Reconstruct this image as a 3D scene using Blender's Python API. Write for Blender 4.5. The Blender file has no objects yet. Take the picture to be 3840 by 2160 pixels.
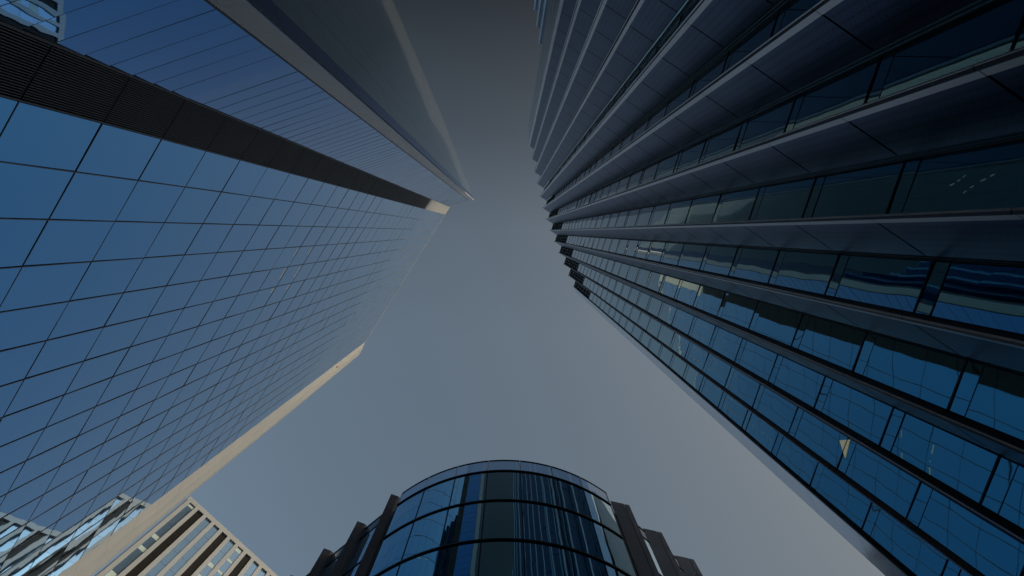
import bpy, math, random
from math import sin, cos, radians as R, hypot
from mathutils import Vector, Matrix

random.seed(7)
S = bpy.context.scene
COL = S.collection

# ------------------------------------------------------------------ camera
CAM_Z = 1.6
CAM_ROT = Matrix(((1.0, 0.0001, 0.0001), (0.0001, -0.9951, -0.0984), (-0.0075, 0.0984, -0.9951)))
cd = bpy.data.cameras.new('camera')
cd.lens = 19.997
cd.sensor_width = 36.0
cd.clip_start = 0.1
cd.clip_end = 6000
cam = bpy.data.objects.new('camera', cd)
COL.objects.link(cam)
cam.matrix_world = Matrix.Translation((0, 0, CAM_Z)) @ CAM_ROT.to_quaternion().to_matrix().to_4x4()
S.camera = cam

# ------------------------------------------------------------------ light
SUN_EL, SUN_PHI = R(26.5), R(-15.5)          # plan angle from +X
to_sun = Vector((cos(SUN_EL) * cos(SUN_PHI), cos(SUN_EL) * sin(SUN_PHI), sin(SUN_EL)))
sd = bpy.data.lights.new('sun', 'SUN')
sd.energy = 2.0
sd.angle = R(0.5)
sd.color = (1.0, 0.94, 0.86)
so = bpy.data.objects.new('sun', sd)
COL.objects.link(so)
so.rotation_euler = to_sun.to_track_quat('Z', 'Y').to_euler()

w = bpy.data.worlds.new('World')
S.world = w
w.use_nodes = True
nt = w.node_tree
bg = nt.nodes['Background']
sky = nt.nodes.new('ShaderNodeTexSky')
sky.sky_type = 'NISHITA'
sky.sun_disc = False
sky.sun_elevation = SUN_EL
sky.sun_rotation = math.pi / 2 - SUN_PHI      # clockwise from +Y
sky.air_density = 1.0
sky.dust_density = 4.0
sky.ozone_density = 1.0
tc = nt.nodes.new('ShaderNodeTexCoord')
def wm(op, a, b_=None, c_=None):
    n_ = nt.nodes.new('ShaderNodeMath')
    n_.operation = op
    for i, v in enumerate((a, b_, c_)):
        if v is None:
            continue
        if isinstance(v, (int, float)):
            n_.inputs[i].default_value = v
        else:
            nt.links.new(v, n_.inputs[i])
    return n_.outputs[0]
L_ = nt.links.new
sep = nt.nodes.new('ShaderNodeSeparateXYZ')
L_(tc.outputs['Generated'], sep.inputs[0])
# sky colour dimmed by hand towards -Y, thinning out to +X
side_x = wm('MULTIPLY', wm('MAXIMUM', wm('SUBTRACT', sep.outputs[0], 0.12), 0.0), 0.9)
drive = wm('ADD', sep.outputs[1], side_x)
mr = nt.nodes.new('ShaderNodeMapRange')
mr.inputs[1].default_value = -0.5
mr.inputs[2].default_value = 0.6
L_(drive, mr.inputs[0])
ramp = nt.nodes.new('ShaderNodeValToRGB')
e = ramp.color_ramp.elements
e[0].position, e[0].color = 0.0, (0.10, 0.102, 0.10, 1)
e[1].position, e[1].color = 1.0, (0.95, 0.95, 0.95, 1)
for p_, v_ in ((0.13, 0.165), (0.30, 0.42), (0.45, 0.78), (0.62, 0.93)):
    el = e.new(p_)
    el.color = (v_, v_, v_, 1)
L_(mr.outputs[0], ramp.inputs[0])
# even out the glow on the sun's side
mx_ = nt.nodes.new('ShaderNodeMapRange')
mx_.inputs[1].default_value, mx_.inputs[2].default_value = -0.45, 0.50
mx_.inputs[3].default_value, mx_.inputs[4].default_value = 1.28, 0.66
L_(sep.outputs[0], mx_.inputs[0])
tint = nt.nodes.new('ShaderNodeVectorMath')
tint.operation = 'MULTIPLY'
tint.inputs[1].default_value = (1.70, 1.60, 1.27)
L_(sky.outputs[0], tint.inputs[0])
mul = nt.nodes.new('ShaderNodeVectorMath')
mul.operation = 'SCALE'
L_(tint.outputs[0], mul.inputs[0])
L_(wm('MULTIPLY', ramp.outputs[0], mx_.outputs[0]), mul.inputs['Scale'])
L_(mul.outputs[0], bg.inputs[0])
bg.inputs[1].default_value = 0.15

S.view_settings.view_transform = 'Standard'
S.view_settings.look = 'None'
S.view_settings.exposure = -0.6
S.view_settings.gamma = 1.0
S.cycles.max_bounces = 10
S.cycles.glossy_bounces = 6
S.cycles.diffuse_bounces = 3
S.cycles.sample_clamp_indirect = 4.0
S.cycles.caustics_reflective = False
S.cycles.caustics_refractive = False
S.cycles.use_denoising = True

# ------------------------------------------------------------------ materials
def newmat(name):
    m = bpy.data.materials.new(name)
    m.use_nodes = True
    t = m.node_tree
    return m, t, t.nodes['Principled BSDF']

def matte(name, col, rough=0.6, metal=0.0, var=0.12, scale=0.7, spec=0.4, streak=0.0):
    """painted / metal surface with a mild mottling and vertical weather streaks"""
    m, t, b = newmat(name)
    N, Lk = t.nodes, t.links.new
    co = N.new('ShaderNodeTexCoord')
    no = N.new('ShaderNodeTexNoise')
    no.inputs['Scale'].default_value = scale
    no.inputs['Detail'].default_value = 6
    Lk(co.outputs['Object'], no.inputs['Vector'])
    rp = N.new('ShaderNodeValToRGB')
    a, c = rp.color_ramp.elements
    a.position, c.position = 0.3, 0.7
    a.color = tuple(x * (1 - var) for x in col) + (1,)
    c.color = tuple(min(1, x * (1 + var)) for x in col) + (1,)
    Lk(no.outputs[0], rp.inputs[0])
    out = rp.outputs[0]
    if streak:
        mp = N.new('ShaderNodeMapping')
        mp.inputs['Scale'].default_value = (2.5, 2.5, 0.08)
        Lk(co.outputs['Object'], mp.inputs[0])
        n2 = N.new('ShaderNodeTexNoise')
        n2.inputs['Scale'].default_value = 1.0
        n2.inputs['Detail'].default_value = 3
        Lk(mp.outputs[0], n2.inputs['Vector'])
        r2 = N.new('ShaderNodeMapRange')
        r2.inputs[1].default_value, r2.inputs[2].default_value = 0.35, 0.65
        r2.inputs[3].default_value, r2.inputs[4].default_value = 1 - streak, 1.0
        Lk(n2.outputs[0], r2.inputs[0])
        mx = N.new('ShaderNodeVectorMath')
        mx.operation = 'SCALE'
        Lk(out, mx.inputs[0])
        Lk(r2.outputs[0], mx.inputs['Scale'])
        out = mx.outputs[0]
    Lk(out, b.inputs['Base Color'])
    b.inputs['Roughness'].default_value = rough
    b.inputs['Metallic'].default_value = metal
    b.inputs['Specular IOR Level'].default_value = spec
    return m

def mirror(name, tint, wave=0.004, scale=0.55, pillow=0.0, rough=0.012, var=0.05, edge=(1, 1, 1), metal=1.0, graze=3.6):
    """coated facade glass: a tinted mirror, colourless at grazing angles, slightly wavy"""
    m, t, b = newmat(name)
    N, Lk = t.nodes, t.links.new
    b.inputs['Metallic'].default_value = metal
    b.inputs['Roughness'].default_value = rough
    b.inputs['Specular Tint'].default_value = tuple(edge) + (1,)
    co = N.new('ShaderNodeTexCoord')
    oi = N.new('ShaderNodeNewGeometry')
    mp = N.new('ShaderNodeMapRange')
    mp.inputs[3].default_value, mp.inputs[4].default_value = 1 - var, 1 + var
    Lk(oi.outputs['Random Per Island'], mp.inputs[0])
    sc = N.new('ShaderNodeVectorMath')
    sc.operation = 'SCALE'
    sc.inputs[0].default_value = tint
    Lk(mp.outputs[0], sc.inputs['Scale'])
    # the coating turns colourless early as the view gets shallow
    lw = N.new('ShaderNodeLayerWeight')
    lw.inputs[0].default_value = 0.5
    pw = N.new('ShaderNodeMath')
    pw.operation = 'POWER'
    pw.inputs[1].default_value = graze
    Lk(lw.outputs['Facing'], pw.inputs[0])
    mg = N.new('ShaderNodeMix')
    mg.data_type = 'RGBA'
    Lk(pw.outputs[0], mg.inputs[0])
    Lk(sc.outputs[0], mg.inputs[6])
    mg.inputs[7].default_value = tuple(0.96 * x for x in edge) + (1,)
    Lk(mg.outputs[2], b.inputs['Base Color'])
    no = N.new('ShaderNodeTexNoise')
    no.inputs['Scale'].default_value = scale
    no.inputs['Detail'].default_value = 1.5
    no.inputs['Roughness'].default_value = 0.4
    # shift the waves from pane to pane
    ad = N.new('ShaderNodeVectorMath')
    ad.operation = 'ADD'
    of = N.new('ShaderNodeVectorMath')
    of.operation = 'SCALE'
    of.inputs[0].default_value = (37.0, 11.0, 53.0)
    Lk(oi.outputs['Random Per Island'], of.inputs['Scale'])
    Lk(co.outputs['Object'], ad.inputs[0])
    Lk(of.outputs[0], ad.inputs[1])
    Lk(ad.outputs[0], no.inputs['Vector'])
    h = no.outputs[0]
    if pillow:
        uv = N.new('ShaderNodeVectorMath')
        uv.operation = 'DISTANCE'
        uv.inputs[1].default_value = (0.5, 0.5, 0)
        Lk(co.outputs['UV'], uv.inputs[0])
        sq = N.new('ShaderNodeMath')
        sq.operation = 'MULTIPLY'
        Lk(uv.outputs['Value'], sq.inputs[0])
        Lk(uv.outputs['Value'], sq.inputs[1])
        pm = N.new('ShaderNodeMath')
        pm.operation = 'MULTIPLY_ADD'
        pm.inputs[1].default_value = pillow
        Lk(sq.outputs[0], pm.inputs[0])
        Lk(h, pm.inputs[2])
        h = pm.outputs[0]
    bu = N.new('ShaderNodeBump')
    bu.inputs['Strength'].default_value = 1.0
    bu.inputs['Distance'].default_value = wave
    Lk(h, bu.inputs['Height'])
    if wave:
        Lk(bu.outputs[0], b.inputs['Normal'])
    return m

def perforated(name, col):
    """anodised sheet with staggered rows of small punched holes (uv in metres)"""
    m, t, b = newmat(name)
    N, Lk = t.nodes, t.links.new
    co = N.new('ShaderNodeTexCoord')
    sx = N.new('ShaderNodeSeparateXYZ')
    Lk(co.outputs['UV'], sx.inputs[0])
    def M(op, a, b_=None, c_=None):
        n = N.new('ShaderNodeMath')
        n.operation = op
        for i, v in enumerate((a, b_, c_)):
            if v is None:
                continue
            if isinstance(v, (int, float)):
                n.inputs[i].default_value = v
            else:
                Lk(v, n.inputs[i])
        return n.outputs[0]
    px, py, r = 0.13, 0.19, 0.018
    row = M('FLOOR', M('DIVIDE', sx.outputs[0], px))
    off = M('MULTIPLY', M('MODULO', row, 2.0), py * 0.5)
    dx = M('SUBTRACT', M('MODULO', sx.outputs[0], px), px / 2)
    dy = M('SUBTRACT', M('MODULO', M('ADD', sx.outputs[1], off), py), py / 2)
    d = M('SQRT', M('ADD', M('MULTIPLY', dx, dx), M('MULTIPLY', dy, dy)))
    hole = M('LESS_THAN', d, r)
    edge_ = M('MULTIPLY', M('GREATER_THAN', sx.outputs[0], 0.12), M('GREATER_THAN', sx.outputs[1], 0.14))
    hole = M('MULTIPLY', hole, edge_)
    mx = N.new('ShaderNodeMix')
    mx.data_type = 'RGBA'
    Lk(hole, mx.inputs[0])
    no = N.new('ShaderNodeTexNoise')
    no.inputs['Scale'].default_value = 0.5
    Lk(co.outputs['Object'], no.inputs['Vector'])
    rp = N.new('ShaderNodeValToRGB')
    a, c = rp.color_ramp.elements
    a.position, c.position = 0.3, 0.7
    a.color = tuple(x * 0.85 for x in col) + (1,)
    c.color = tuple(x * 1.12 for x in col) + (1,)
    Lk(no.outputs[0], rp.inputs[0])
    rib = M('MULTIPLY_ADD', M('SINE', M('MULTIPLY', sx.outputs[0], 2 * math.pi / 0.26)), 0.16, 0.92)
    rs = N.new('ShaderNodeVectorMath')
    rs.operation = 'SCALE'
    Lk(rp.outputs[0], rs.inputs[0])
    Lk(rib, rs.inputs['Scale'])
    Lk(rs.outputs[0], mx.inputs[6])
    mx.inputs[7].default_value = (0.004, 0.004, 0.005, 1)
    Lk(mx.outputs[2], b.inputs['Base Color'])
    b.inputs['Metallic'].default_value = 0.9
    b.inputs['Roughness'].default_value = 0.34
    return m

def glow(name, col, strength):
    m, t, b = newmat(name)
    b.inputs['Base Color'].default_value = tuple(col) + (1,)
    b.inputs['Emission Color'].default_value = tuple(col) + (1,)
    b.inputs['Emission Strength'].default_value = strength
    return m

def clear_glass(name, tint, k):
    """thin clear pane: part reflection, part see-through"""
    m = bpy.data.materials.new(name)
    m.use_nodes = True
    t = m.node_tree
    t.nodes.clear()
    o = t.nodes.new('ShaderNodeOutputMaterial')
    mx = t.nodes.new('ShaderNodeMixShader')
    tr = t.nodes.new('ShaderNodeBsdfTransparent')
    gl = t.nodes.new('ShaderNodeBsdfGlossy')
    tr.inputs[0].default_value = tuple(tint) + (1,)
    gl.inputs[0].default_value = (0.9, 0.95, 1, 1)
    gl.inputs['Roughness'].default_value = 0.02
    lw = t.nodes.new('ShaderNodeLayerWeight')
    lw.inputs[0].default_value = k
    t.links.new(lw.outputs['Fresnel'], mx.inputs[0])
    t.links.new(tr.outputs[0], mx.inputs[1])
    t.links.new(gl.outputs[0], mx.inputs[2])
    t.links.new(mx.outputs[0], o.inputs[0])
    return m

M = dict(
    glass_a=mirror('blue coated glass', (0.10, 0.40, 0.80), wave=0.005, scale=0.4, pillow=0.3, var=0.03, metal=0.97, edge=(0.97, 1.0, 1.0), graze=3.3),
    glass_b=mirror('deep blue banded glass', (0.04, 0.19, 0.46), wave=0.009, scale=0.4, pillow=0.0, var=0.06, graze=5.0),
    glass_d=mirror('pale grey blue glass', (0.10, 0.33, 0.62), wave=0.003, scale=0.4, var=0.04, metal=0.82, edge=(0.88, 0.97, 1.0), graze=3.0),
    glass_ret=mirror('dark slate glass', (0.10, 0.15, 0.25), wave=0.003, scale=0.4, edge=(0.62, 0.72, 0.92)),
    glass_r=mirror('teal coated glass', (0.19, 0.45, 0.52), wave=0.007, scale=0.5, pillow=0.3, var=0.05),
    glass_c=mirror('curved blue glass', (0.19, 0.48, 0.62), wave=0.006, scale=0.55, var=0.04),
    glass_s=mirror('bright blue side glass', (0.22, 0.58, 0.85), wave=0.005, scale=0.5, var=0.05),
    glass_w=mirror('light blue window glass', (0.36, 0.60, 0.92), wave=0.0, var=0.12, metal=0.8),
    dark_w=matte('dark brown window panel', (0.008, 0.008, 0.009), 0.6, var=0.15, spec=0.15),
    mullion=matte('grey anodised mullion', (0.22, 0.22, 0.23), 0.45, 0.3),
    slat=matte('grey louvre blade', (0.15, 0.15, 0.165), 0.5, 0.3),
    dark=matte('black backing', (0.012, 0.013, 0.016), 0.7),
    core=matte('dark structure', (0.02, 0.022, 0.026), 0.8),
    clad=matte('warm stone coloured cladding', (0.42, 0.425, 0.42), 0.5, 0.0, var=0.05, scale=0.2, streak=0.06),
    fin_grey=matte('warm grey metal cladding', (0.60, 0.595, 0.63), 0.5, 0.1, var=0.05, scale=0.3, streak=0.05),
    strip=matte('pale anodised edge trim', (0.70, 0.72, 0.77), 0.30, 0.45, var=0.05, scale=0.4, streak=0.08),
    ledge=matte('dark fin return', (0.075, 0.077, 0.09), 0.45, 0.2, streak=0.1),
    perf=perforated('perforated blue grey sheet', (0.036, 0.062, 0.12)),
    pale=matte('pale blue grey end panel', (0.72, 0.75, 0.82), 0.16, 0.85, var=0.03, scale=0.3, streak=0.05),
    frame=matte('black window frame', (0.016, 0.018, 0.024), 0.4, 0.4),
    rail=matte('dark steel rail', (0.03, 0.032, 0.036), 0.35, 0.5),
    fin_dark=matte('charcoal metal fin', (0.66, 0.67, 0.76), 0.45, 0.1, var=0.07, streak=0.06),
    white=matte('white painted frame', (0.33, 0.36, 0.40), 0.6, var=0.04, scale=0.3, streak=0.06),
    blind=matte('pale green roller blind', (0.42, 0.54, 0.55), 0.8, var=0.05),
    roof=matte('grey roof membrane', (0.2, 0.2, 0.2), 0.9),
    asphalt=matte('asphalt', (0.05, 0.05, 0.052), 0.9, var=0.25, scale=2.0),
    paving=matte('stone paving', (0.28, 0.27, 0.26), 0.8, var=0.15, scale=1.5),
    clear=clear_glass('clear parapet glass', (0.32, 0.45, 0.62), 0.42),
    lamp=glow('warm ceiling light', (1.0, 0.86, 0.60), 0.22),
    cream=glow('cream glint glow', (0.92, 0.92, 0.62), 0.26),
    orange=matte('orange marker paint', (0.5, 0.14, 0.05), 0.5),
)

# ------------------------------------------------------------------ mesh helpers
V2 = lambda x, y: Vector((x, y))

class MB:
    def __init__(s):
        s.v, s.f, s.uv = [], [], []
    def quad(s, a, b, c, d, uv=None):
        i = len(s.v)
        s.v += [tuple(a), tuple(b), tuple(c), tuple(d)]
        s.f.append((i, i + 1, i + 2, i + 3))
        s.uv.append(uv or ((0, 0),) * 4)
    def box8(s, p, uvf=None):
        """p: 4 bottom corners (ccw from above) then 4 top corners; uvf = uv for the side p0-p1"""
        i = len(s.v)
        s.v += [tuple(x) for x in p]
        for k, q in enumerate(((0, 1, 5, 4), (1, 2, 6, 5), (2, 3, 7, 6), (3, 0, 4, 7), (4, 5, 6, 7), (3, 2, 1, 0))):
            s.f.append(tuple(i + x for x in q))
            s.uv.append(uvf if (k == 0 and uvf) else ((0.5, 0.5),) * 4)
    def bar(s, P, d, n, s0, s1, o0, o1, z0, z1, uv=None):
        """box along plan direction d from s0 to s1, from offset o0 to o1 along outward normal n"""
        a, b = P + d * s0 + n * o1, P + d * s1 + n * o1
        c, e_ = P + d * s1 + n * o0, P + d * s0 + n * o0
        pts = [a, b, c, e_]
        u = uv
        if d.x * n.y - d.y * n.x > 0:                  # keep faces outward
            pts = [b, a, e_, c]
            if u:
                u = (u[1], u[0], u[3], u[2])
        s.box8([(q.x, q.y, z0) for q in pts] + [(q.x, q.y, z1) for q in pts], u)
    def prism(s, poly, z0, z1):
        n = len(poly)
        ar = sum(poly[k][0] * poly[(k + 1) % n][1] - poly[(k + 1) % n][0] * poly[k][1] for k in range(n))
        if ar < 0:
            poly = poly[::-1]
        i = len(s.v)
        s.v += [(p[0], p[1], z0) for p in poly] + [(p[0], p[1], z1) for p in poly]
        for k in range(n):
            l = (k + 1) % n
            s.f.append((i + k, i + l, i + n + l, i + n + k))
            s.uv.append(((0, 0),) * 4)
        s.f.append(tuple(i + n + k for k in range(n)))
        s.uv.append(((0, 0),) * n)
        s.f.append(tuple(i + k for k in range(n - 1, -1, -1)))
        s.uv.append(((0, 0),) * n)
    def build(s, name, mat, parent=None, smooth=False, kind=None):
        me = bpy.data.meshes.new(name)
        me.from_pydata(s.v, [], s.f)
        l = me.uv_layers.new(name='uv')
        k = 0
        for u in s.uv:
            for q in u:
                l.data[k].uv = q
                k += 1
        me.materials.append(mat)
        if smooth:
            me.polygons.foreach_set('use_smooth', [True] * len(me.polygons))
        o = bpy.data.objects.new(name, me)
        COL.objects.link(o)
        if parent is not None:
            o.parent = parent
        if kind:
            o['kind'] = kind
        return o

def thing(name, label, cat, group=None):
    o = bpy.data.objects.new(name, None)
    COL.objects.link(o)
    o['label'], o['category'] = label, cat
    if group:
        o['group'] = group
    return o

INV = CAM_ROT.transposed()
def proj(p):
    c = INV @ (Vector(p) - Vector((0, 0, CAM_Z)))
    if c.z > -0.3:
        return None
    return (0.5 + c.x / -c.z * 0.5555, 0.5 - c.y / -c.z * 0.5555 * 16 / 9)

def seen(mb, n=None):
    """rough share of the frame that the first side of the mesh covers"""
    q = [proj(v) for v in (mb.v[0], mb.v[1], mb.v[5], mb.v[4])]
    if None in q:
        return 0
    c = Vector(mb.v[0])
    if n is not None and (c.x * n.x + c.y * n.y) > 0:
        return 0
    cx, cy = sum(a[0] for a in q) / 4, sum(a[1] for a in q) / 4
    q = [(min(1, max(0, a[0])), min(1, max(0, a[1]))) for a in q]
    return abs(sum(q[i][0] * q[(i + 1) % 4][1] - q[(i + 1) % 4][0] * q[i][1] for i in range(4))) / 2

def deal(items, name, mat, parent, limit=100):
    """items: (mesh, share). The largest in view become parts of their own, the others one mesh"""
    items = sorted(items, key=lambda t: -t[1])
    own = [t for t in items if t[1] > 2e-5][:limit]
    rest = items[len(own):]
    for mb, a in own:
        mb.build(name, mat, parent)
    if rest:
        r = MB()
        for mb, a in rest:
            i = len(r.v)
            r.v += mb.v
            r.f += [tuple(i + x for x in f) for f in mb.f]
            r.uv += mb.uv
        r.build(name, mat, parent, kind='stuff')

UV1 = ((0, 0), (1, 0), (1, 1), (0, 1))

def facade(P0, P1, inside):
    """unit direction P0->P1, its outward normal (pointing away from the plan point inside), length"""
    d = (P1 - P0)
    ln = d.length
    d = d / ln
    n = V2(-d.y, d.x)
    if n.dot(inside - P0) > 0:
        n = -n
    return d, n, ln

def pane(P, d, n, s0, s1, z0, z1, tilt=0.0, lean=0.0):
    """one glass pane 40 mm thick, hung a hair out of plane"""
    mb = MB()
    mb.bar(P, d, n, s0, s1, -0.04, 0.0, z0, z1, UV1)
    if tilt or lean:
        ta, tb = random.gauss(0, tilt), random.gauss(0, tilt) + lean
        cs, cz = (s0 + s1) / 2, (z0 + z1) / 2
        out = []
        for v in mb.v:
            s_ = (V2(v[0], v[1]) - P).dot(d) - cs
            o = ta * s_ + tb * (v[2] - cz)
            out.append((v[0] + n.x * o, v[1] + n.y * o, v[2]))
        mb.v = out
    return mb

# ------------------------------------------------------------------ ground
g = MB()
g.quad((-3000, -3000, 0), (3000, -3000, 0), (3000, 3000, 0), (-3000, 3000, 0))
o = g.build('ground', M['paving'])
o['kind'] = 'structure'
g = MB()
g.bar(V2(-14, -120), V2(0.2, 0.98), V2(0.98, -0.2), 0, 130, -3, 9, 0.004, 0.008)
o = g.build('road', M['asphalt'])
o['kind'] = 'structure'

# ------------------------------------------------------------------ left tower
FH = 4.0
HL = CAM_Z + 148.0
C0, LV = V2(-15.44, -6.34), V2(-16.74, -4.43)
AD = V2(-0.5408, 0.8411)
MOD, NA = 2.335, 17
P1 = LV + AD * (MOD * NA)
P2 = V2(-39.95, 32.45)
C1, C2, C3 = V2(-10.50, -7.97), V2(-9.23, -8.07), V2(-9.62, -9.27)
DD1, DD2 = V2(-0.355, -0.935).normalized(), V2(-0.392, -0.920).normalized()
MODD = 2.67
D1 = C3 + DD1 * (MODD * 8)
D2 = D1 + DD2 * (MODD * 18)
INS = V2(-45, -15)
lt = thing('glass_tower', 'tall blue mirror glass tower with a black louvre band and pale sunlit edge', 'tower')

core = MB()
cp = [C0, LV, P1, P2, V2(-55, 45), V2(-85, 10), V2(-80, -60), D2, D1, C3, C2, C1]
cen = V2(-45, -10)
core.prism([tuple(p + (cen - p).normalized() * 0.30) for p in cp], 0, HL - 0.4)
core.build('core_wall', M['core'], lt)

zs = [CAM_Z + FH * k for k in range(38)]
# main mirror facade
d, n, ln = facade(LV, P1, INS)
items = []
for k in range(37):
    for c in range(NA):
        mb = pane(LV, d, n, c * MOD + 0.03, (c + 1) * MOD - 0.03, zs[k] + 0.016, zs[k + 1] - 0.016, 0.0025)
        items.append((mb, seen(mb, n)))
deal(items, 'glass_pane', M['glass_a'], lt)
for c in range(1, NA):
    mb = MB()
    mb.bar(LV, d, n, c * MOD - 0.023, c * MOD + 0.023, -0.12, 0.035, 0.3, HL - 0.05)
    mb.build('mullion', M['mullion'], lt)
for k in range(1, 37):
    mb = MB()
    mb.bar(LV, d, n, 0.02, ln - 0.02, -0.13, 0.02 if k < 20 else 0.008, zs[k] - 0.014, zs[k] + 0.014)
    mb.build('transom', M['mullion'], lt)
mb = MB()
mb.bar(LV, d, n, -0.05, ln, -0.3, 0.012, HL - 0.25, HL + 0.20)
mb.build('roof_coping', M['clad'], lt)
# louvre band
d, n, ln = facade(C0, LV, INS)
for k in range(37):
    mb = MB()
    z0, z1 = zs[k] + 0.05, zs[k + 1] - 0.05
    if k >= 28:
        mb.bar(C0, d, n, 0.0, ln, -0.12, 0.03, z0 - 0.045 + (0.2 if k == 28 else 0), z1 + 0.045)
        mb.build('crown_panel', M['clad'], lt)
        continue
    ns = 22
    for q in range(ns):
        s_ = 0.10 + (ln - 0.20) * (q + 0.5) / ns
        mb.bar(C0, d, n, s_ - 0.019, s_ + 0.019, -0.10, 0.0, z0, z1)
    mb.bar(C0, d, n, 0.0, 0.075, -0.12, 0.03, z0 - 0.05, z1 + 0.05)
    mb.bar(C0, d, n, ln - 0.075, ln, -0.12, 0.03, z0 - 0.05, z1 + 0.05)
    mb.build('louvre_panel', M['slat'], lt)
mb = MB()
mb.bar(C0, d, n, 0.0, ln, -0.25, -0.20, 0, HL - 0.1)
mb.build('louvre_backing', M['dark'], lt)
for k in range(1, 29):
    mb = MB()
    mb.bar(C0, d, n, 0.08, ln - 0.08, -0.14, -0.02, zs[k] - 0.035, zs[k] + 0.035)
    mb.build('louvre_joint', M['dark'], lt)
# deep blue banded facade
d, n, ln = facade(C0, C1, INS)
for k in range(37):
    mb = MB()
    for q in range(3):
        a = zs[k] + FH / 3 * q
        b1 = pane(C0, d, n, 0.06, ln - 0.05, a + 0.014, a + FH / 3 - 0.014, 0.0015, 0.024 if k < 7 else 0.0)
        i = len(mb.v)
        mb.v += b1.v
        mb.f += [tuple(i + x for x in f) for f in b1.f]
        mb.uv += b1.uv
    mb.build('glass_band', M['glass_b'], lt)
    mb = MB()
    mb.bar(C0, d, n, ln - 0.06, ln - 0.02, -0.05, 0.012, zs[k], zs[k + 1] - 0.02)
    for q in range(3):
        a = zs[k] + FH / 3 * q
        mb.bar(C0, d, n, 0.05, ln - 0.05, -0.05, 0.02 if k < 7 else 0.008, a - 0.010, a + 0.010)
    mb.build('band_joint', M['frame'], lt)
mb = MB()
mb.bar(C0, d, n, ln - 0.05, ln + 0.03, -0.12, 0.03, 0, HL)
mb.bar(C0, d, n, -0.02, 0.055, -0.12, 0.02, 0, HL)
mb.build('band_frame', M['frame'], lt)
# grey corner fin
d, n, ln = facade(C1, C2, INS)
for k in range(37):
    mb = MB()
    mb.bar(C1, d, n, 0.04, ln, -0.15, 0.0, zs[k] + 0.008, zs[k + 1] - 0.008)
    mb.build('corner_panel', M['fin_grey'], lt)
# dark return beside it
d, n, ln = facade(C2, C3, INS)
for k in range(37):
    mb = MB()
    mb.bar(C2, d, n, 0.0, ln - 0.02, -0.04, 0.0, zs[k] + 0.012, zs[k + 1] - 0.012, UV1)
    mb.build('return_pane', M['glass_ret'], lt)
# long pale facade
items = []
for P, dd, nn in ((C3, DD1, 8), (D1, DD2, 18)):
    d, n, ln = facade(P, P + dd, INS)
    for k in range(37):
        for c in range(nn):
            mb = pane(P, d, n, c * MODD + 0.016, (c + 1) * MODD - 0.016, zs[k] + 0.014, zs[k + 1] - 0.014, 0.0007)
            items.append((mb, seen(mb, n)))
    for c in range(0, nn):
        mb = MB()
        mb.bar(P, d, n, c * MODD - 0.012, c * MODD + 0.012, -0.1, 0.002, 0.3, HL)
        mb.build('slim_mullion', M['mullion'], lt)
deal(items, 'pale_pane', M['glass_d'], lt)
# pale end cladding, two folded faces
PM = P1 + (P2 - P1) * 0.46 + V2(0.11, 0.06)
for a, b in ((P1, PM), (PM, P2), (P2, V2(-55, 45))):
    d, n, ln = facade(a, b, INS)
    mb = MB()
    mb.bar(a, d, n, 0.0, ln, -0.25, -0.03, 0, HL + 0.15)
    for k in range(37):
        mb.bar(a, d, n, 0.012, ln - 0.012, -0.03, 0.0, zs[k] + 0.02, zs[k + 1] + (0.2 if k == 36 else 0.0))
    mb.build('end_cladding', M['clad'], lt)
# lit ceiling lights close behind the glass line of two floors
d, n, ln = facade(LV, P1, INS)
def lamps(k, runs):
    for a, b in runs:
        mb = MB()
        mb.bar(LV, d, n, a * MOD, b * MOD, 0.004, 0.02, CAM_Z + FH * k - 0.54, CAM_Z + FH * k - 0.45)
        mb.build('ceiling_light', M['lamp'], lt)
mb = MB()
mb.prism([tuple(p + (cen - p).normalized() * 0.35) for p in cp], HL - 0.39, HL - 0.2)
mb.build('roof', M['roof'], lt)
lamps(14, ((3.06, 3.45), (3.75, 3.82), (4.04, 4.60), (5.02, 5.30)))
lamps(15, ((3.12, 3.46), (4.10, 4.68), (5.07, 5.32)))
d, n, ln = facade(C3, C3 + DD1, INS)
for k, cs in ((13, (4.80, 5.07, 5.34)), (12, (4.10, 4.40, 4.80, 5.08))):
    for c in cs:
        mb = MB()
        mb.bar(C3, d, n, c * MODD, c * MODD + 0.36, 0.004, 0.02, CAM_Z + FH * k + 1.0, CAM_Z + FH * k + 1.12)
        mb.build('ceiling_light', M['lamp'], lt)
# small orange marker near the top of the end cladding
d, n, ln = facade(P1, PM, INS)
mb = MB()
q0, q1, q2 = P1 + d * 0.9 + n * 0.03, P1 + d * 1.25 + n * 0.03, P1 + d * 1.05 + n * 0.28
mb.prism([tuple(q0), tuple(q1), tuple(q2)], 126.0, 126.9)
mb.build('marker', M['orange'], lt)

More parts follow.
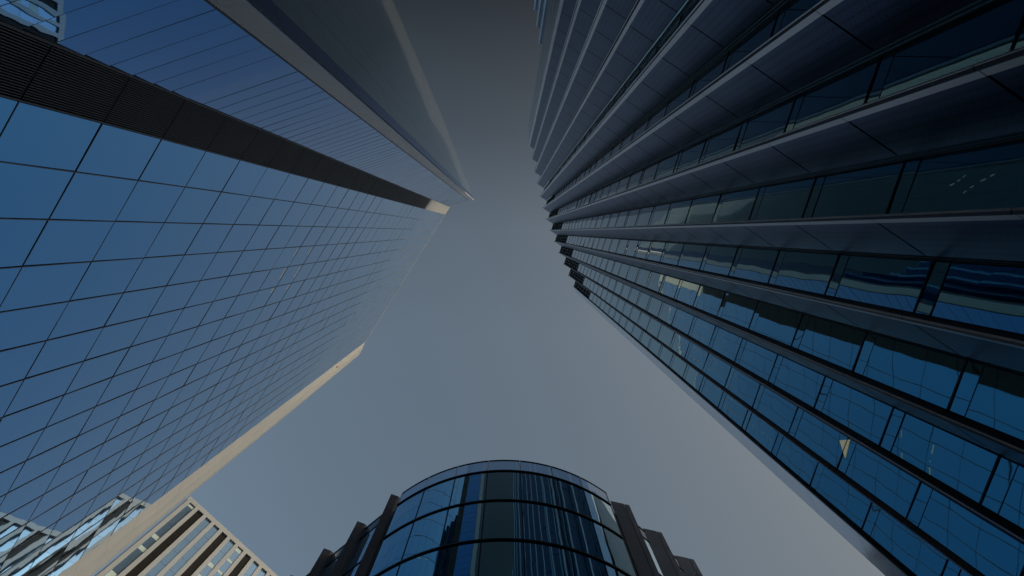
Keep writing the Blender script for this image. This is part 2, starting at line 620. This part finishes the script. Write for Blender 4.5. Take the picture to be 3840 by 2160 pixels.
# ------------------------------------------------------------------ saw tooth tower
def saw_tower(root, pts, base, top_n, first_dark, detail, mats=M):
    """pts: plan points of the fin tips going along the facade"""
    zj = [base + FH * k for k in range(top_n + 1)]
    zt = zj[-1]
    pd, pn = V2(sin(R(57)), cos(R(57))), V2(-cos(R(57)), sin(R(57)))
    gd, gn = V2(sin(R(-17)), cos(R(-17))), V2(-cos(R(-17)), sin(R(-17)))
    panels, glass, line = [], [], []
    for k in range(len(pts) - 1):
        s0, s1 = V2(*pts[k]), V2(*pts[k + 1])
        p, gl = 2.03, 1.34
        I = s0 + pd * p
        G = I + gd * gl
        ld = s1 - G
        le = ld.length
        ld = ld / le
        ldn = V2(ld.y, -ld.x)
        if ldn.y > 0:
            ldn = -ldn
        line += [s0 + pd * 0.1, I, G]
        chan = 0.25
        fin, ret, chn, tr = MB(), MB(), MB(), MB()
        for z0, z1 in zip([0.0] + zj[:-1], zj):
            fin.bar(s0, pd, pn, 0.0, 0.30, -0.025, 0.02, z0 + 0.012, z1 - 0.012)
            ret.bar(G, ld, ldn, 0.02, le - 0.005, -0.10, 0.0, z0 + 0.012, z1 - 0.012)
            if z0 < 1:
                continue
            mb = MB()
            mb.bar(s0, pd, pn, 0.315, p - chan, -0.05, 0.0, z0 + 0.036, z1 - 0.036,
                   ((0, 0), (p - chan - 0.315, 0), (p - chan - 0.315, 3.97), (0, 3.97)))
            panels.append((mb, seen(mb, pn)))
            tr.bar(I, gd, gn, 0.018, gl, -0.08, 0.022, z1 - 0.028, z1 + 0.028)
            tr.bar(I, gd, gn, 0.018, gl, -0.06, 0.008, z1 - 0.552, z1 - 0.528)
            if z1 <= first_dark:
                mb = pane(I, gd, gn, 0.02, gl - 0.015, z0 + 0.035, z1 - 0.56, 0.004)
                m2 = pane(I, gd, gn, 0.02, gl - 0.015, z1 - 0.52, z1 - 0.035, 0.010)
                a = seen(mb, gn)
                i = len(mb.v)
                mb.v += m2.v
                mb.f += [tuple(i + x for x in f) for f in m2.f]
                mb.uv += m2.uv
                glass.append((mb, a))
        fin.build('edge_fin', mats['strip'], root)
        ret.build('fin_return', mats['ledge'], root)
        # dark recess with two slim glazing bars
        gs = MB()
        for a_, b_ in ((0.0, 0.03), (0.10, 0.125), (0.20, 0.25)):
            chn.bar(s0, pd, pn, p - chan + a_, p - chan + b_, -0.09, -0.008, 0, zt)
        for a_, b_ in ((0.03, 0.10), (0.125, 0.20)):
            gs.bar(s0, pd, pn, p - chan + a_, p - chan + b_, -0.075, -0.05, 0, zt)
        gs.build('recess_glass', mats['glass_r'], root)
        tr.bar(I, gd, gn, 0.0, 0.018, -0.08, 0.006, 0, zt)
        chn.build('recess_frame', mats['frame'], root)
        tr.build('window_frame', mats['frame'], root)
        # plant screen at the top of the bay
        sc = MB()
        sc.bar(I, gd, gn, 0.08, gl - 0.01, -0.30, -0.22, first_dark + 0.04, zt)
        sc.build('plant_screen', mats['dark'], root)
        if detail:
            br = MB()
            for q_ in (0.3, 0.72):
                br.bar(I, gd, gn, gl * q_ - 0.03, gl * q_ + 0.03, -0.22, -0.08, first_dark + 0.04, zt - 0.1)
            br.build('screen_bar', mats['fin_dark'], root)
        cp_ = MB()
        cp_.prism([tuple(s0 + pd * 0.02 - pn * 0.02), tuple(I - pn * 0.02), tuple(G - gn * 0.02), tuple(G + V2(1.2, 0.3)), tuple(s0 + V2(1.4, 0.2))], zt + 0.002, zt + 0.12)
        cp_.build('tooth_cap', mats['fin_dark'], root)
    deal(panels, 'metal_panel', mats['perf'], root)
    deal(glass, 'glass_pane', mats['glass_r'], root)
    return line, zt

rt = thing('saw_tooth_tower', 'dark tower with saw tooth bays of perforated metal and glass between pale fins', 'tower')
TIPS = [(4.08, -18.62), (4.64, -15.88), (5.21, -13.05), (5.82, -10.52), (6.46, -7.79), (7.09, -5.24), (7.83, -2.80),
        (8.68, -0.39), (9.70, 2.08), (10.723, 4.554), (11.781, 7.051), (12.928, 9.595), (14.038, 12.049)]
line, ztop = saw_tower(rt, TIPS, 3.5, 31, 3.5 + 25 * 4, True)
# glowing cream triangle on one pane, standing in for a bright reflection
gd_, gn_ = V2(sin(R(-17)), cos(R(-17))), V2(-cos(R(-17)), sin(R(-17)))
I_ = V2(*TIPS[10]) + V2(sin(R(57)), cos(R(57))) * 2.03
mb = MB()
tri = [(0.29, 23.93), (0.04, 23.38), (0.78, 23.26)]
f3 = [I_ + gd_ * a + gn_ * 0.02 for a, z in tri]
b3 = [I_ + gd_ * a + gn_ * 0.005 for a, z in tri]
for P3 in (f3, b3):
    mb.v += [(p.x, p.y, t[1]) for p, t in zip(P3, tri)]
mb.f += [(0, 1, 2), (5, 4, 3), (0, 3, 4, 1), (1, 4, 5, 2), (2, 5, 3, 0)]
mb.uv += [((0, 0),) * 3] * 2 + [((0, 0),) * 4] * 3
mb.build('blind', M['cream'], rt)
SM = V2(*TIPS[-1])
EM = SM + V2(0.74, 1.43)
QA = V2(4.02, -23.3)
SA = V2(*TIPS[0])
body = [p + V2(0.2, 0) for p in line] + [SM + V2(0.3, 0), EM + V2(0.25, -0.3), V2(45, 4), V2(45, -32), QA + V2(0.25, 0.2), SA + V2(0.3, -0.1)]
mb = MB()
mb.prism([tuple(p) for p in body], 0, ztop)
mb.build('core_wall', M['core'], rt)
INR = V2(30, -5)
d, n, ln = facade(SM, EM, INR)
mb, m2 = MB(), MB()
for k in range(-1, 31):
    z0 = max(0, 3.5 + 4 * k)
    z1 = 3.5 + 4 * (k + 1)
    mb.bar(SM, d, n, 0.03, ln, -0.08, 0.0, z0 + 0.012, z1 - 0.012)
mb.build('end_panel', M['pale'], rt)
d, n, ln = facade(SA, QA, INR)
its = []
for k in range(-1, 31):
    z0 = max(0.0, 3.5 + 4 * k)
    z1 = 3.5 + 4 * (k + 1)
    for c in range(3):
        q = pane(SA, d, n, 0.05 + c * ln / 3, (c + 1) * ln / 3 - 0.02, z0 + 0.02, z1 - 0.02, 0.001)
        its.append((q, seen(q, n)))
deal(its, 'end_pane', M['glass_d'], rt, 60)
d, n, ln = facade(EM, V2(45, 4), INR)
mb = MB()
mb.bar(EM, d, n, 0, ln, -0.2, 0, 0, ztop)
mb.build('flank_wall', M['pale'], rt)
# low unseen block, added to shade the round block's fins
mb = MB()
mb.prism([(17.5, 13.4), (42, 33), (70, 25), (70, 0), (45.3, 3.5), (24, 11)], 0, 62)
mb.build('shade_block', M['fin_grey'], rt)

# second stepped tower standing beyond it
wt = thing('stepped_tower', 'stepped tower with narrow fins just visible behind the far end of the saw tooth tower', 'tower')
WT = [(5.5 - 0.145 * 2.9 * q, -31.0 - 2.85 * q) for q in range(9)][::-1]
l2, z2 = saw_tower(wt, WT, 3.5, 26, 3.5 + 25 * 4, False)
mb = MB()
mb.prism([tuple(p + V2(0.2, 0)) for p in l2] + [(6.3, -29.5), (5.3, -24.0), (30, -24.5), (44, -33), (30, -60), (6, -57)], 0, z2)  # core stretched unseen towards the saw tooth tower, added to block a sun gap
mb.build('core_wall', M['core'], wt)

# ------------------------------------------------------------------ round fronted block
rb = thing('round_block', 'lower block with curved blue glass front and charcoal fins stepping back each side', 'building')
RC, RR = V2(-0.36, 25.66), 11.0
RZ = CAM_Z + 35.44
RING = [CAM_Z + 33.72 - 0.0] + [CAM_Z + 29.86 - 4 * k for k in range(8)]
def rp(t, r=RR):
    return RC + V2(r * sin(t), -r * cos(t))
T0 = R(36.9)
def arc(mb, t0, t1, r0, r1, z0, z1, ns):
    for q in range(ns):
        a, b = t0 + (t1 - t0) * q / ns, t0 + (t1 - t0) * (q + 1) / ns
        p = [rp(a, r1), rp(b, r1), rp(b, r0), rp(a, r0)]
        mb.box8([(v.x, v.y, z0) for v in p] + [(v.x, v.y, z1) for v in p])
def arc_skin(mb, t0, t1, r, z0, z1, ns):
    i = len(mb.v)
    for q in range(ns + 1):
        a = t0 + (t1 - t0) * q / ns
        p = rp(a, r)
        mb.v += [(p.x, p.y, z0), (p.x, p.y, z1)]
    for q in range(ns):
        mb.f.append((i + 2 * q, i + 2 * q + 2, i + 2 * q + 3, i + 2 * q + 1))
        mb.uv.append(((q / ns, 0), ((q + 1) / ns, 0), ((q + 1) / ns, 1), (q / ns, 1)))
zr = [RING[0]] + RING[1:] + [0.2]
for k in range(len(zr) - 1):
    for b_ in range(7):
        a0, a1 = -T0 + 2 * T0 * b_ / 7, -T0 + 2 * T0 * (b_ + 1) / 7
        mb = MB()
        arc_skin(mb, a0 + 0.003, a1 - 0.003, RR, zr[k + 1] + 0.10, zr[k] - 0.10, 8)
        arc_skin(mb, a1 - 0.003, a0 + 0.003, RR - 0.03, zr[k + 1] + 0.10, zr[k] - 0.10, 8)
        mb.build('curved_pane', M['glass_c'], rb, smooth=True)
for k, z in enumerate(RING):
    mb = MB()
    arc(mb, -T0, T0, RR - 0.15, RR + 0.07, z - 0.02, z + 0.08, 42)
    arc(mb, -T0, T0, RR - 0.15, RR + 0.03, z - 0.10, z - 0.05, 42)
    mb.build('ring_rail', M['rail'], rb)
for b_ in range(8):
    t = -T0 + 2 * T0 * b_ / 7
    p = rp(t)
    dr, dt = V2(sin(t), -cos(t)), V2(cos(t), sin(t))
    mb = MB()
    mb.bar(p, dt, dr, -0.033, 0.033, -0.12, 0.02, 0.2, RING[0])
    mb.build('mullion', M['frame'], rb)
    mb = MB()
    mb.bar(p, dt, dr, -0.03, 0.03, -0.08, 0.015, RING[0] + 0.1, RZ + 0.03)
    mb.build('parapet_clip', M['strip'], rb)
for b_ in range(7):
    a0, a1 = -T0 + 2 * T0 * b_ / 7, -T0 + 2 * T0 * (b_ + 1) / 7
    mb = MB()
    arc_skin(mb, a0 + 0.004, a1 - 0.004, RR - 0.01, RING[0] + 0.16, RZ - 0.06, 6)
    mb.build('parapet_pane', M['clear'], rb)
    mb = MB()
    arc(mb, a0 + 0.004, a1 - 0.004, RR - 0.06, RR + 0.02, RZ - 0.06, RZ, 6)
    mb.build('coping', M['rail'], rb)
mb = MB()
poly = [tuple(rp(-T0 + 2 * T0 * q / 30, RR - 0.18)) for q in range(31)] + [(24, 33.4), (20, 45), (-20, 45), (-24, 31.6)]
mb.prism(poly, 0, RING[0] - 0.13)
mb.build('core_wall', M['core'], rb)
# upstand set back behind the parapet
mb = MB()
mb.prism([tuple(rp(-T0 + 2 * T0 * q / 30, RR - 1.2)) for q in range(31)] + [(14, 27.5), (12, 36), (-12, 36), (-14, 27.5)], RING[0] - 0.12, RING[0] + 0.35)
mb.build('roof', M['roof'], rb)
# side walls
jz = [0.3] + [CAM_Z + 33.45 - 4.05 * k for k in range(8)][::-1] + [RZ - 0.02]
def side(c0, step, u, inset, polyA, polyB, count, sgn):
    nrm = V2(-u.y, u.x)
    if nrm.dot(RC - c0) > 0:
        nrm = -nrm
    for k in range(count):
        c = c0 + step * k
        fb = MB()
        for z0, z1 in zip(jz[:-1], jz[1:]):
            fb.prism([tuple(c + V2(*q)) for q in polyA], z0 + 0.016, z1 - 0.016)
            if polyB:
                fb.prism([tuple(c + V2(*q)) for q in polyB], z0 + 0.016, z1 - 0.016)
        fb.build('fin', M['fin_dark'], rb)
        L = step.length
        P = c + u * inset
        for q in range(len(zr) - 1):
            mb = MB()
            mb.bar(P, u, nrm, 0.0, L - 0.1, -0.04, 0.0, zr[q + 1] + 0.06, zr[q] - 0.06, UV1)
            mb.build('side_pane', M['glass_s'], rb)
        low = MB()
        for q, z in enumerate([RZ - 0.42] + RING):
            mb = MB() if q < 5 else low
            mb.bar(P, u, nrm, 0.0, L - 0.1, -0.1, 0.04, z - 0.04, z + 0.04)
            if q < 5:
                mb.build('side_rail', M['rail'], rb)
        low.build('side_rail', M['rail'], rb, kind='stuff')
        mb = MB()
        mb.bar(P, u, nrm, 0.0, L - 0.1, -0.03, 0.0, RING[0] + 0.07, RZ - 0.5)
        mb.build('side_parapet_pane', M['clear'], rb)
side(V2(-7.09, 17.2), V2(-2.24, 1.85), V2(-0.771, 0.637), 0.15,
     [(-0.60, -0.30), (-0.14, -0.12), (0.0, 0.0), (-0.32, 0.40)], None, 7, -1)
side(V2(6.52, 17.4), V2(2.16, 1.87), V2(0.756, 0.654), 0.25,
     [(0, 0), (0.87, 0.20), (0.95, 0.75), (0.2, 0.6)], [(0.91, 0.209), (1.24, 0.30), (1.2, 0.85), (0.99, 0.76)], 7, 1)

# ------------------------------------------------------------------ white framed block
wb = thing('white_block', 'white framed block with blue and dark window columns beyond the pale tower edge', 'building')
WC, WD = V2(-69.3, 57.5), V2(0.705, 0.709).normalized()
WN = V2(WD.y, -WD.x)
WZ = CAM_Z + 119.0
WM, WNUM, WF = 2.33, 30, 28
WTALL, WLOW = 15, WZ - 16.0
def wtop(c):
    return WZ if c < WTALL else WLOW
xm = WM * WTALL + 0.6
mb = MB()
mb.bar(WC, WD, WN, 0.0, xm, -30, -0.55, 0, WZ - 0.3)
mb.bar(WC, WD, WN, xm + 0.01, WM * WNUM, -30, -0.55, 0, WLOW - 0.3)
mb.build('core_wall', M['core'], wb)
for x0, x1, z in ((-0.3, xm, WZ), (xm, WM * WNUM + 0.4, WLOW)):
    mb = MB()
    mb.bar(WC, WD, WN, x0, x1, -0.5, 0.0, z - 1.35, z)
    mb.build('roof_band', M['white'], wb)
mb = MB()
mb.bar(WC, WD, WN, -0.3, 0.35, -30, -0.5, 0, WZ)
mb.build('side_wall', M['white'], wb)
mb = MB()
mb.bar(WC, WD, WN, xm - 0.2, xm + 0.005, -30, -0.5, WLOW - 1, WZ)
mb.build('side_wall', M['white'], wb)
for c in range(WNUM + 1):
    mb = MB()
    mb.bar(WC, WD, WN, c * WM - 0.12, c * WM + 0.72, -0.5, 0.0, 0, (WZ if c <= WTALL else WLOW) - 1.35 - (0.002 if c == WTALL else 0))
    mb.build('upright', M['white'], wb)
wins, darks = [], []
for c in range(WNUM):
    dk = (c % 3 == 1)
    for k in range(WF):
        z1 = wtop(c) - 1.4 - 4.0 * k
        z0 = z1 - 4.0
        if z0 < 0.3:
            continue
        q = MB()
        q.bar(WC, WD, WN, c * WM + 0.73, (c + 1) * WM - 0.13, -0.42, -0.36, z0 + 0.02, z1 - 0.03, UV1)
        (darks if dk else wins).append((q, seen(q, WN)))
        if c in (0, 5, 6, 9) and k < 9 and random.random() < 0.6:
            b_ = MB()
            b_.bar(WC, WD, WN, c * WM + 0.78, (c + 1) * WM - 0.18, -0.355, -0.345, z1 - 0.06 - random.choice((0.7, 1.1, 1.9)), z1 - 0.06)
            b_.build('blind', M['blind'], wb)
deal(wins, 'window', M['glass_w'], wb)
deal(darks, 'dark_panel', M['dark_w'], wb)
